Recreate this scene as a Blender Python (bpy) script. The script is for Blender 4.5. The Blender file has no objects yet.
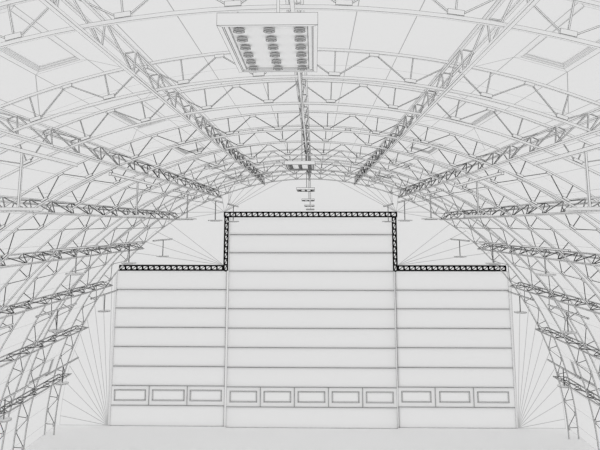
import bpy, math
from mathutils import Matrix, Vector

SC = bpy.context.scene
COL = SC.collection
R = math.radians
XC = -0.25            # middle of the hall
END = 37.89           # end wall
F_PX = 620.0          # focal length in pixels of the 600 px wide frame
PX = 0.36 / 629.0     # edge line: metres per metre of distance

# ------------------------------------------------------------------ materials
def edged(name, base, line, translucent=False, plain=False):
    """matt paint with a darker seam along the edges of each face (distance to the edge is stored per face)"""
    m = bpy.data.materials.new(name); m.use_nodes = True
    nt = m.node_tree; nt.nodes.clear()
    N = nt.nodes.new; L = nt.links.new
    out = N('ShaderNodeOutputMaterial')
    dif = N('ShaderNodeBsdfDiffuse')
    col = None
    if not plain:
        mins = []
        for u in ('ea', 'eb'):
            uv = N('ShaderNodeUVMap'); uv.uv_map = u
            sp = N('ShaderNodeSeparateXYZ'); L(uv.outputs[0], sp.inputs[0])
            mn = N('ShaderNodeMath'); mn.operation = 'MINIMUM'
            L(sp.outputs[0], mn.inputs[0]); L(sp.outputs[1], mn.inputs[1]); mins.append(mn)
        mm = N('ShaderNodeMath'); mm.operation = 'MINIMUM'
        L(mins[0].outputs[0], mm.inputs[0]); L(mins[1].outputs[0], mm.inputs[1])
        at = N('ShaderNodeAttribute'); at.attribute_type = 'OBJECT'; at.attribute_name = 'edge_width'
        lt = N('ShaderNodeMath'); lt.operation = 'LESS_THAN'
        L(mm.outputs[0], lt.inputs[0]); L(at.outputs['Fac'], lt.inputs[1])
        mx = N('ShaderNodeMix'); mx.data_type = 'RGBA'
        mx.inputs[6].default_value = (*base, 1); mx.inputs[7].default_value = (*line, 1)
        L(lt.outputs[0], mx.inputs[0]); col = mx.outputs[2]
        L(col, dif.inputs[0])
    else:
        dif.inputs[0].default_value = (*base, 1)
    if translucent:
        tr = N('ShaderNodeBsdfTranslucent'); ms = N('ShaderNodeMixShader')
        if col: L(col, tr.inputs[0])
        else: tr.inputs[0].default_value = (*base, 1)
        ms.inputs[0].default_value = 0.92
        L(dif.outputs[0], ms.inputs[1]); L(tr.outputs[0], ms.inputs[2]); L(ms.outputs[0], out.inputs[0])
    else:
        L(dif.outputs[0], out.inputs[0])
    return m

W = (1.0, 1.0, 1.0)
def g(v): return (v, v, v)
STEEL = edged('white_painted_steel', W, g(0.20))
SHELL = edged('pale_membrane', W, g(0.55), translucent=True)
WALL = edged('pale_wall_sheet', W, g(0.60), translucent=True)
DOOR = edged('pale_door_membrane', W, g(0.40), translucent=True)
FRAME = edged('pale_window_frame', W, g(0.25))
GLASS = edged('frosted_pane', W, g(0.3), translucent=True)
WEB = edged('web_member_steel', W, g(0.07))
LENS = edged('grey_lamp_lens', g(0.56), g(0.08))
LAMP = edged('lamp_enamel', W, g(0.08))
BLACK = edged('black_steel', g(0.006), g(0.006), plain=True)
FLOOR = edged('pale_floor', W, W, plain=True)

# ------------------------------------------------------------------ mesh builder
class Geo:
    def __init__(s): s.v = []; s.f = []; s.d = []
    def poly(s, P, flags=True):
        P = [Vector(p) for p in P]; n = len(P)
        if flags is True: flags = [True] * n
        elif flags is False: flags = [False] * n
        b = len(s.v); s.v += [tuple(p) for p in P]; s.f.append(tuple(range(b, b + n)))
        for p in P:
            r = []
            for i in range(4):
                if i < n and flags[i]:
                    a, c = P[i], P[(i + 1) % n]; e = c - a
                    r.append(((p - a).cross(e)).length / max(e.length, 1e-9))
                else: r.append(9.0)
            s.d.append(r)
    def hexa(s, c, flags=True):
        """c: eight corners, 0-3 one end, 4-7 the other"""
        for q in ((0,1,2,3), (7,6,5,4), (0,4,5,1), (1,5,6,2), (2,6,7,3), (3,7,4,0)):
            s.poly([c[i] for i in q], flags)
    def box(s, a, b):
        (x0,y0,z0), (x1,y1,z1) = a, b
        s.hexa([(x0,y0,z0),(x1,y0,z0),(x1,y0,z1),(x0,y0,z1),(x0,y1,z0),(x1,y1,z0),(x1,y1,z1),(x0,y1,z1)])
    def bar(s, p, q, w, h, up=(0,1,0)):
        p, q, up = Vector(p), Vector(q), Vector(up)
        d = (q - p).normalized(); x = d.cross(up).normalized(); y = x.cross(d).normalized()
        x *= w/2; y *= h/2
        s.hexa([p-x-y, p+x-y, p+x+y, p-x+y, q-x-y, q+x-y, q+x+y, q-x+y])
    def drum(s, c, r, z0, z1, n=16, side=True, cap=True, r1=None):
        r1 = r if r1 is None else r1
        A = [2*math.pi*i/n for i in range(n)]
        lo = [(c[0]+r*math.cos(a), c[1]+r*math.sin(a), z0) for a in A]
        hi = [(c[0]+r1*math.cos(a), c[1]+r1*math.sin(a), z1) for a in A]
        for i in range(n):
            j = (i+1) % n
            s.poly([lo[i], lo[j], hi[j], hi[i]], [True, side, True, side])
            s.poly([(c[0], c[1], z0), lo[j], lo[i]], [cap, True, cap])
            s.poly([(c[0], c[1], z1), hi[i], hi[j]], [cap, True, cap])
    def mesh(s, name, mat):
        me = bpy.data.meshes.new(name); me.from_pydata(s.v, [], s.f)
        ua = me.uv_layers.new(name='ea'); ub = me.uv_layers.new(name='eb')
        ua.data.foreach_set('uv', [x for d in s.d for x in d[:2]])
        ub.data.foreach_set('uv', [x for d in s.d for x in d[2:]])
        me.materials.append(mat); me.update()
        return me

def link(name, me, parent=None, dist=20.0, loc=(0,0,0), roty=0.0, w=None):
    o = bpy.data.objects.new(name, me); COL.objects.link(o)
    o.location = loc; o.rotation_euler = (0, roty, 0)
    if parent: o.parent = parent
    o['edge_width'] = PX * dist if w is None else w
    return o
def root(name, loc, label, cat, group=None, roty=0.0):
    o = bpy.data.objects.new(name, None); COL.objects.link(o); o.empty_display_size = 0.2
    o.location = loc; o.rotation_euler = (0, roty, 0)
    o['label'] = label; o['category'] = cat
    if group: o['group'] = group
    return o
def structure(o, label=None):
    o['kind'] = 'structure'
    if label: o['label'] = label
    return o
ORD = ['first', 'second', 'third', 'fourth', 'fifth', 'sixth', 'seventh', 'eighth', 'ninth', 'tenth']

# ------------------------------------------------------------------ setting: floor, vault, end wall
fl = Geo(); fl.poly([(-17,-6,0),(17,-6,0),(17,END+0.4,0),(-17,END+0.4,0)], False)
structure(link('floor', fl.mesh('floor', FLOOR)), 'bare pale hangar floor')

RS = 14.65; STEP = 11/3
def P(a, y, r=RS): return (XC + r*math.sin(R(a)), y, r*math.cos(R(a)))
ANG = [0.0] + [STEP*k for k in range(1, 25)] + [90.0]
ROWS = [-6.0, 0.10, 6.38, 12.66, 18.94, 25.22, 31.50, END-0.02]
SKY = [(10.45 + 6.28*k - 2.7, 10.45 + 6.28*k) for k in range(5)]
openings = []
sh = Geo()
def facet(a0, a1, y0, y1, s, fl=True):
    q = [P(s*a0,y0), P(s*a0,y1), P(s*a1,y1), P(s*a1,y0)]
    sh.poly(q, fl)
for s in (-1, 1):
    for i in range(len(ANG)-1):
        a0, a1 = ANG[i], ANG[i+1]
        for j in range(len(ROWS)-1):
            y0, y1 = ROWS[j], ROWS[j+1]
            hole = None
            for k, (h0, h1) in enumerate(SKY):
                if y0 < h0 and h1 < y1:
                    if i == 4 or (i == 20 and k >= 3): hole = (h0, h1, 0, k)
                    elif i == 3 or (i == 19 and k >= 3): hole = (h0, h1, -1, k)
                    elif i == 5 or (i == 21 and k >= 3): hole = (h0, h1, 1, k)
            if not hole: facet(a0, a1, y0, y1, s); continue
            h0, h1, side, k = hole
            if side == 0:
                facet(a0, a1, y0, h0, s); facet(a0, a1, h1, y1, s)
                openings.append((s, a0, a1, h0, h1, i, k))
            else:
                e, f = (a1, a0) if side < 0 else (a0, a1)      # e: edge at the opening
                sh.poly([P(s*f,y0), P(s*f,y1), P(s*e,h1), P(s*e,h0)])
                sh.poly([P(s*f,y1), P(s*e,y1), P(s*e,h1)])
                sh.poly([P(s*f,y0), P(s*e,y0), P(s*e,h0)])
structure(link('ceiling', sh.mesh('ceiling', SHELL), dist=14.0), 'pale barrel vault cladding with fine panel seams')

# skylights and low wall lights set in the vault
def opening(n, s, a0, a1, y0, y1, i, k):
    o0 = Vector(P(s*a0, y0)); u = Vector(P(s*a1, y0)) - o0; ul = u.length; u /= ul
    v = Vector((0,1,0)); nn = u.cross(v)
    mid = Vector(P(s*(a0+a1)/2, 0)) - Vector((XC,0,0))
    if nn.dot(mid) < 0: nn = -nn
    vl = y1 - y0
    def q(a, b, c): return o0 + u*a + v*b + nn*c
    def ring(G, i0, n0, i1, n1):
        A = [(i0,i0), (ul-i0,i0), (ul-i0,vl-i0), (i0,vl-i0)]
        B = [(i1,i1), (ul-i1,i1), (ul-i1,vl-i1), (i1,vl-i1)]
        for t in range(4):
            w = (t+1) % 4
            G.poly([q(*A[t],n0), q(*A[w],n0), q(*B[w],n1), q(*B[t],n1)])
    G = Geo()
    for st in ((0, 0, .10, 0), (.10, 0, .10, .03), (.10, .03, .13, .03), (.13, .03, .13, .06), (.13, .06, .155, .06), (.155, .06, .155, .09)):
        ring(G, *st)
    D = (y0+y1)/2
    roof = i < 10
    side = 'left' if s < 0 else 'right'
    r = bpy.data.objects.new('window_%d' % n, None); COL.objects.link(r); r.location = q(ul/2, vl/2, 0)
    structure(r, ('%s skylight in the vault on the %s, %s from the viewer' if roof else '%s low wall light near the floor on the %s, %s from the viewer')
              % ('square framed', side, ORD[k if roof else k-3]))
    me = G.mesh('window_frame', SHELL)
    me.transform(Matrix.Translation(-r.location))
    link('window_frame', me, r, D)['kind'] = 'structure'
    H = Geo(); H.poly([q(.14,.14,.08), q(ul-.14,.14,.08), q(ul-.14,vl-.14,.08), q(.14,vl-.14,.08)], False)
    me = H.mesh('pane', GLASS); me.transform(Matrix.Translation(-r.location))
    link('pane', me, r, D)['kind'] = 'structure'
for n, o in enumerate(openings): opening(n+1, *o)

# end wall: sheets fanning out from the corners of the stepped door opening
RW = 14.45
def E(a): return (XC + RW*math.sin(R(a)), END, RW*math.cos(R(a)))
wl = Geo()
for s, xo, xi in ((-1, -11.89, -5.42), (1, 11.52, 4.96)):
    low, step, top = (xo, END, 0), (xi, END, 9.0), (xi, END, 12.13)
    aj = math.degrees(math.asin(abs(xo-XC)/RW)); at = math.degrees(math.acos(9.0/RW))     # where jamb and wing head run into the vault
    A = [90.0] + [STEP*k for k in range(24, 14, -1)] + [aj]
    for a, b in zip(A, A[1:]): wl.poly([low, E(s*a), E(s*b)])
    A = [at] + [STEP*k for k in range(14, 9, -1)]
    for a, b in zip(A, A[1:]): wl.poly([step, E(s*a), E(s*b)])
    wl.poly([step, E(s*STEP*10), top])
    A = [STEP*k for k in range(10, 0, -1)]
    for a, b in zip(A, A[1:]): wl.poly([top, E(s*a), E(s*b)])
    wl.poly([top, E(s*STEP), (XC, END, RW)], [True, False, False])
    wl.poly([top, (XC, END, RW), (XC, END, 12.13)], [False, False, True])
    for i in range(len(ANG)-1):
        def e2(a, r_): return (XC + r_*math.sin(R(s*a)), END, r_*math.cos(R(s*a)))
        wl.poly([e2(ANG[i],RW), e2(ANG[i+1],RW), e2(ANG[i+1],RS+.02), e2(ANG[i],RS+.02)], [False]*4)
structure(link('wall_back', wl.mesh('wall_back', WALL), dist=30.0), 'pale end wall with seams fanning out from the door corners')
jb = Geo()
jb.box((-11.88, END-0.06, 0), (-11.80, END-0.01, 8.56)); o = structure(link('trim_1', jb.mesh('trim_1', DOOR), dist=4), 'narrow pale jamb beside the outer left door leaf')
jb = Geo()
jb.box((11.44, END-0.06, 0), (11.51, END-0.01, 8.4)); o = structure(link('trim_2', jb.mesh('trim_2', DOOR), dist=4), 'narrow pale jamb beside the outer right door leaf')

for n_, x_, lab_ in ((3, -5.13, 'thin pale post between the left and middle door leaves'), (4, 4.735, 'thin pale post between the middle and right door leaves')):
    jb = Geo(); jb.box((-.09, 0, 0), (.09, .05, 9.0))
    structure(link('trim_%d' % n_, jb.mesh('trim_%d' % n_, DOOR), dist=2, loc=(x_, 37.88-.02, 0)), lab_)
# ------------------------------------------------------------------ stepped hangar door, three leaves
ROWZ = [0.0, 1.12, 2.19, 3.26, 4.35, 5.43, 6.52, 7.58, 8.67, 9.73, 10.79, 11.85]
def leaf(n, x0, x1, y, nrow, wins, label):
    r = bpy.data.objects.new('door_%d' % n, None); COL.objects.link(r); r.location = ((x0+x1)/2, y, 0)
    structure(r, label); cx = (x0+x1)/2
    for k in range(nrow):
        if k == 1: continue
        b = Geo(); b.box((x0-cx, 0, ROWZ[k]+(0.01 if k == 0 else 0)), (x1-cx, 0.06, ROWZ[k+1]))
        link('door_panel', b.mesh('door_panel', DOOR), r, 27.0)['kind'] = 'structure'
    cuts = [x0] + [(wins[i][1]+wins[i+1][0])/2 for i in range(len(wins)-1)] + [x1]
    for i, (a, b_) in enumerate(wins):
        z0, z1, w0, w1 = ROWZ[1], ROWZ[2], 1.37, 1.97
        p = Geo(); u0, u1, a0, a1 = cuts[i]-cx, cuts[i+1]-cx, a-cx, b_-cx
        OUT = [(u0,z0),(u1,z0),(u1,z1),(u0,z1)]; INN = [(a0,w0),(a1,w0),(a1,w1),(a0,w1)]
        for t in range(4):
            w = (t+1) % 4
            p.poly([(OUT[t][0],0,OUT[t][1]), (OUT[w][0],0,OUT[w][1]), (INN[w][0],0,INN[w][1]), (INN[t][0],0,INN[t][1])], [True, False, True, False])
            p.poly([(OUT[t][0],0,OUT[t][1]), (OUT[w][0],0,OUT[w][1]), (OUT[w][0],.06,OUT[w][1]), (OUT[t][0],.06,OUT[t][1])])
        po = link('window_panel', p.mesh('window_panel', DOOR), r, 27.0); po['kind'] = 'structure'
        fr = Geo(); t_ = 0.055
        for (ax, az), (bx, bz) in (((a0,w0),(a1,w0+t_)), ((a0,w1-t_),(a1,w1)), ((a0,w0+t_),(a0+t_,w1-t_)), ((a1-t_,w0+t_),(a1,w1-t_))):
            fr.box((ax,-0.03,az), (bx,0.05,bz))
        link('window_frame', fr.mesh('window_frame', FRAME), po, 30.0)['kind'] = 'structure'
        pn = Geo(); pn.box((a0+t_, 0.02, w0+t_), (a1-t_, 0.03, w1-t_))
        link('pane', pn.mesh('pane', GLASS), po, 3.0)['kind'] = 'structure'
def spread(x0, x1, n, w):
    p = (x1-x0)/n
    return [(x0+p*(i+.5)-w/2, x0+p*(i+.5)+w/2) for i in range(n)]
leaf(1, -11.76, -5.20, 37.80, 8, [(-11.59,-9.76), (-9.38,-7.52), (-7.19,-5.36)], 'left outer hangar door leaf with three low windows')
leaf(2, -5.06, 4.69, 37.62, 11, spread(-5.06, 4.69, 5, 1.55), 'tall middle hangar door leaf with five low windows')
leaf(3, 4.78, 11.40, 37.80, 8, [(4.98,6.66), (7.14,8.87), (9.30,11.08)], 'right outer hangar door leaf with three low windows')

# black stepped lattice header above the leaves
hd = root('header_truss', ((-11.55+11.22)/2, 37.45, 8.70), 'black lattice girder stepping along the top of the hangar door', 'girder')
hx, hz = hd.location.x, hd.location.z
def run(x0, z0, x1, z1, n, vert=False):
    t = 0.082; d = 0.03
    lat = Geo()
    def bx(a, b): 
        m = Geo(); m.box((a[0]-hx, -d, a[1]-hz), (b[0]-hx, d, b[1]-hz)); return m
    if vert:
        r1, r2 = bx((x0,z0),(x0+t,z1)), bx((x1-t,z0),(x1,z1))
    else:
        r1, r2 = bx((x0,z0),(x1,z0+t)), bx((x0,z1-t),(x1,z1))
    for r_ in (r1, r2): link('rail', r_.mesh('rail', BLACK), hd)
    for k in range(n+1):
        f = k/n
        if vert:
            z = z0 + (z1-z0)*f
            lat.bar((x0+t-hx,0,z-hz), (x1-t-hx,0,z-hz), 0.095, 0.05)
            if k < n:
                zn = z0 + (z1-z0)*(k+1)/n
                lat.bar((x0+t-hx,0,z+.04-hz), (x1-t-hx,0,zn-.04-hz), 0.04, 0.05)
        else:
            x = x0+.04 + (x1-x0-.08)*f
            lat.bar((x-hx,0,z0+t-hz), (x-hx,0,z1-t-hz), 0.095, 0.05)
            if k < n:
                xn = x0+.04 + (x1-x0-.08)*(k+1)/n
                lat.bar((x+.05-hx,0,z0+t-hz), (xn-.05-hx,0,z1-t-hz), 0.04, 0.05)
    link('lattice', lat.mesh('lattice', BLACK), hd)
run(-5.39, 11.81, 4.95, 12.15, 31)
run(-5.36, 8.70, -5.08, 11.81, 9, True)
run(4.62, 8.70, 4.90, 11.81, 9, True)
run(-11.55, 8.70, -5.36, 9.03, 18)
run(4.90, 8.70, 11.22, 9.03, 19)

# ------------------------------------------------------------------ roof arches
RI, RO = 13.97, 14.49
def chord(r0, r1, w):
    G = Geo(); n = 90
    for i in range(n):
        a, b = R(-90+180*i/n), R(-90+180*(i+1)/n)
        def q(r, t, y): return (r*math.sin(t), y, r*math.cos(t))
        f = [False, True, False, True]
        G.poly([q(r0,a,-w), q(r1,a,-w), q(r1,b,-w), q(r0,b,-w)], f)
        G.poly([q(r0,a,w), q(r1,a,w), q(r1,b,w), q(r0,b,w)], f)
        G.poly([q(r0,a,-w), q(r0,a,w), q(r0,b,w), q(r0,b,-w)], f)
        G.poly([q(r1,a,-w), q(r1,a,w), q(r1,b,w), q(r1,b,-w)], f)
    return G
GA = 5.66
m_in = chord(RI, RI+0.055, 0.025).mesh('inner_chord', STEEL)
m_out = chord(RO, RO+0.055, 0.025).mesh('outer_chord', STEEL)
q = Geo(); q.bar((0,0,RI+.05), (0,0,RO+.01), 0.022, 0.03); m_post = q.mesh('post', WEB)
q = Geo(); q.box((-.105,-.035,RI+.055), (.105,.035,RI+.125)); m_gi = q.mesh('gusset', STEEL)
q = Geo(); q.box((-.09,-.035,RO-.055), (.09,.035,RO+.005)); m_go = q.mesh('gusset', STEEL)
def dg(s):
    a = R(GA/2); q = Geo()
    lo = Vector((s*0.09, 0, RI+.09)); hi = Vector((s*math.sin(a)*RO - s*0.07, 0, math.cos(a)*RO - .04))
    q.bar(lo, hi, 0.022, 0.03); return q.mesh('diagonal', WEB)
m_dl, m_dr = dg(-1), dg(1)
ARCH = [7.40, 11.07, 13.57, 17.42, 19.93, 23.75, 26.22, 30.05, 32.45, 36.15]
for n, y in enumerate(ARCH):
    k = len(ARCH)-1-n
    lab = 'pale curved lattice roof arch, nearest the hangar door' if k == 0 else 'pale curved lattice roof arch, %s from the hangar door' % ORD[k]
    if n == 0: lab = 'pale curved lattice roof arch nearest the viewer, farthest from the door'
    r = root('roof_arch', (XC-.06, y, 0), lab, 'arch', 'lattice roof arches')
    link('inner_chord', m_in, r, y*.85); link('outer_chord', m_out, r, y*.85)
    lim = math.degrees(math.asin(min(1, y*0.60/13.97))) if y*0.60 < 13.97 else 90    # as far round as the view reaches
    for j in range(-16, 16):
        a = GA*(j+.5)
        if abs(a) > lim+6: continue
        link('post', m_post, r, y, roty=R(a)); link('gusset', m_gi, r, y, roty=R(a))
        if a > -86: link('diagonal', m_dl, r, y, roty=R(a))
        if a < 86: link('diagonal', m_dr, r, y, roty=R(a))
    for j in range(-15, 16):
        if abs(GA*j) <= lim+6: link('gusset', m_go, r, y, roty=R(GA*j))

# ------------------------------------------------------------------ purlin trusses running along the hall
RB, RT, HW = 13.93, 14.30, 0.10
NODE = 1.50
q = Geo(); q.bar((-HW,0,RT), (0,0,RB), .024, .024); m_pl = q.mesh('post', WEB)
q = Geo(); q.bar((HW,0,RT), (0,0,RB), .024, .024); m_pr = q.mesh('post', WEB)
q = Geo(); q.bar((-HW,0,RT), (0,NODE,RB), .024, .024, (1,0,0)); m_tl = q.mesh('diagonal', WEB)
q = Geo(); q.bar((HW,0,RT), (0,NODE,RB), .024, .024, (1,0,0)); m_tr = q.mesh('diagonal', WEB)
q = Geo(); q.bar((-HW,0,RT), (HW,0,RT), .02, .02); m_st = q.mesh('strut', WEB)
q = Geo(); q.bar((-HW,0,RT), (0,.95,RB), .024, .024, (1,0,0)); m_el = q.mesh('end_brace', WEB)
q = Geo(); q.bar((HW,0,RT), (0,.95,RB), .024, .024, (1,0,0)); m_er = q.mesh('end_brace', WEB)
PLACE = ['along the ridge', 'beside the ridge', 'second out from the ridge', 'third out from the ridge', 'fourth out from the ridge',
         'third up from the floor', 'second up from the floor', 'lowest above the floor']
cache = {}
for m in range(-7, 8):
    a = math.copysign([0, 10.85, 21.7, 32.7, 43.7, 54.8, 65.8, 76.7][abs(m)], m); dr = [0, 0, -.03, -.07, -.07, -.12, -.16, -.2][abs(m)]; X = 13.86*abs(math.sin(R(a)))
    n0 = max(-5, math.floor((2.0*X - 3.5 - 11.07)/NODE)); n1 = 16
    y0 = 11.07 + n0*NODE; yt = 36.3; yo = 35.35
    side = '' if m == 0 else (' on the left side' if m < 0 else ' on the right side')
    r = root('purlin_truss', (XC, y0, 0), 'long pale lattice purlin truss %s%s' % (PLACE[abs(m)], side), 'truss', 'lattice purlin trusses', R(a))
    # chords are spliced every four panels
    def piece(name, x, z, w, b0, b1):
        G = Geo(); G.bar((x, b0-y0, z+dr), (x, b1-y0, z+dr), w, w, (0,0,1)); link(name, G.mesh(name, STEEL), r, (b0+b1)/2)
    k = n0
    while k < n1:
        e = min(k+4, n1)
        b0, b1 = 11.07+k*NODE, 11.07+e*NODE
        piece('inner_chord', 0, RB, .055, b0, b1 if e < n1 else yt)
        for s in (-1, 1): piece('outer_chord', s*HW, RT, .045, b0, b1 if e < n1 else yo)
        k = e
    for k in range(n0, n1+1):
        y = 11.07 + k*NODE if k < n1 else yo
        p = (0, y-y0, dr)
        link('post', m_pl, r, y, p); link('post', m_pr, r, y, p); link('strut', m_st, r, y, p)
        if k == n1: link('end_brace', m_el, r, y, p); link('end_brace', m_er, r, y, p)
        else: link('diagonal', m_tr if m < 0 else m_tl, r, y, p)

# ------------------------------------------------------------------ pendant light boxes under the ridge
ZF = 11.3 + 0.868
def light_box():
    G = Geo(); x0, x1, y0, y1, h = -.226, .220, -.425, .425, .058
    G.poly([(x0,y0,h),(x1,y0,h),(x1,y1,h),(x0,y1,h)])
    def ring(i0, z0, i1, z1):
        A = [(x0+i0,y0+i0),(x1-i0,y0+i0),(x1-i0,y1-i0),(x0+i0,y1-i0)]; B = [(x0+i1,y0+i1),(x1-i1,y0+i1),(x1-i1,y1-i1),(x0+i1,y1-i1)]
        for t in range(4):
            w = (t+1) % 4
            G.poly([(*A[t],z0), (*A[w],z0), (*B[w],z1), (*B[t],z1)])
    ring(0, h, 0, 0); ring(0, 0, .022, 0); ring(.022, 0, .026, .008); ring(.026, .008, .046, .008); ring(.046, .008, .046, .016)
    G.poly([(x0+.046,y0+.046,.016),(x1-.046,y0+.046,.016),(x1-.046,y1-.046,.016),(x0+.046,y1-.046,.016)])
    return G.mesh('housing', STEEL)
m_box = light_box()
q = Geo(); q.drum((0,0), .0265, -.004, .008, 20, side=False, cap=False); q.drum((0,0), .014, -.006, -.004, 12, side=False, cap=False); m_lamp = q.mesh('lamp', LENS)
q = Geo(); q.box((-.008,-.008,.058), (.008,.008,13.84-ZF)); m_rod = q.mesh('hanger', STEEL)
for k in range(6):
    y = 3.03 + 6.28*k
    lab = 'pendant light box under the ridge with eighteen round lamps, ' + ('nearest the viewer' if k == 0 else ('nearest the hangar door' if k == 5 else '%s from the hangar door' % ORD[5-k]))
    r = root('pendant_light', (-.199, y, ZF), lab, 'light', 'pendant light boxes')
    link('housing', m_box, r, y); link('hanger', m_rod, r, y, (.02,0,0))
    for i in range(3):
        for j in range(6):
            link('lamp', m_lamp, r, y*1.0, ((i-1)*.137, (j-2.5)*.137, 0))

# ------------------------------------------------------------------ disc lamps hung from bars, four rows a side
BL, DROP = 2.15, .85
q = Geo(); q.bar((0,-BL,0), (0,BL,0), .065, .065, (0,0,1)); m_bar = q.mesh('bar', LAMP)
q = Geo(); q.bar((0,0,-.02), (0,0,-DROP), .036, .036); m_pole = q.mesh('pole', LAMP)
q = Geo(); q.drum((0,0), .33, -DROP-.05, -DROP, 24, side=False, cap=False); m_disc = q.mesh('lamp_disc', SHELL)
q = Geo(); q.drum((0,0), .22, -DROP-.065, -DROP-.05, 20, cap=False)
m_bulb = q.mesh('diffuser', LAMP)
LAMPROW = [(4.25, 12.42, 1, 'topmost row'), (8.07, 10.55, 3, 'second row down'), (11.13, 7.66, 3, 'third row down'), (13.17, 3.97, 4, 'lowest row')]
for s in (-1, 1):
    for x, z, k0, rowname in LAMPROW:
        X = -.19 + s*x
        for k in range(k0, 6):
            y = 3.03 + 6.28*k
            where = 'nearest the hangar door' if k == 5 else '%s from the hangar door' % ORD[5-k]
            r = root('hanging_lamp', (X, y, z), 'disc lamp hung below a bar, %s on the %s, %s' % (rowname, 'left' if s < 0 else 'right', where.replace(' from the hangar door', ' from the door').replace('the hangar door', 'the door')), 'lamp', 'disc lamps along the vault')
            link('bar', m_bar, r, y); link('pole', m_pole, r, y); link('lamp_disc', m_disc, r, y); link('diffuser', m_bulb, r, y*.6)
            if z < 12 or k < 5: continue
            zt = math.sqrt(14.0**2 - (X-XC)**2)
            G = Geo(); G.box((-.006,-.006,.02), (.006,.006,zt-z)); me = G.mesh('hanger', LAMP)
            for dy in (-1.95, -1.45): link('hanger', me, r, y*.5, (0,dy,0))

# ------------------------------------------------------------------ daylight through the pale skin
wd = bpy.data.worlds.new('overcast_sky'); SC.world = wd; wd.use_nodes = True
bg = wd.node_tree.nodes.get('Background') or wd.node_tree.nodes.new('ShaderNodeBackground')
bg.inputs[0].default_value = (1, 1, 1, 1); bg.inputs[1].default_value = 0.757

# ------------------------------------------------------------------ camera (shift lens tilted up a little)
V = 3700.0; f = F_PX; vx, vy = 314.0, 226.0
a = V/f; t = (a - math.sqrt(a*a - 4))/2; th = math.atan(t); psi = math.atan((vx-300)/f*math.cos(th))
fw = Vector((-math.sin(psi)*math.cos(th), math.cos(psi)*math.cos(th), math.sin(th)))
rt = Vector((math.cos(psi), math.sin(psi), 0)); up = rt.cross(fw)
cam = bpy.data.cameras.new('camera'); co = bpy.data.objects.new('camera', cam); COL.objects.link(co)
co.matrix_world = Matrix(((rt.x, up.x, -fw.x, 0), (rt.y, up.y, -fw.y, 0), (rt.z, up.z, -fw.z, 11.3), (0,0,0,1)))
cam.sensor_width = 36; cam.sensor_fit = 'HORIZONTAL'; cam.lens = 36*f/600; cam.clip_start = .05; cam.clip_end = 300
cam.shift_y = ((vy - f*t) - 225)/600
SC.camera = co

vs = SC.view_settings
SC.display_settings.display_device = 'sRGB'
vs.view_transform = 'Standard'; vs.look = 'None'; vs.exposure = 0; vs.gamma = 1; vs.use_curve_mapping = False
cy = SC.cycles
cy.max_bounces = 40; cy.diffuse_bounces = 40; cy.transmission_bounces = 40; cy.glossy_bounces = 2
cy.use_denoising = True
cy.denoiser='OPENIMAGEDENOISE'; cy.denoising_prefilter='ACCURATE'
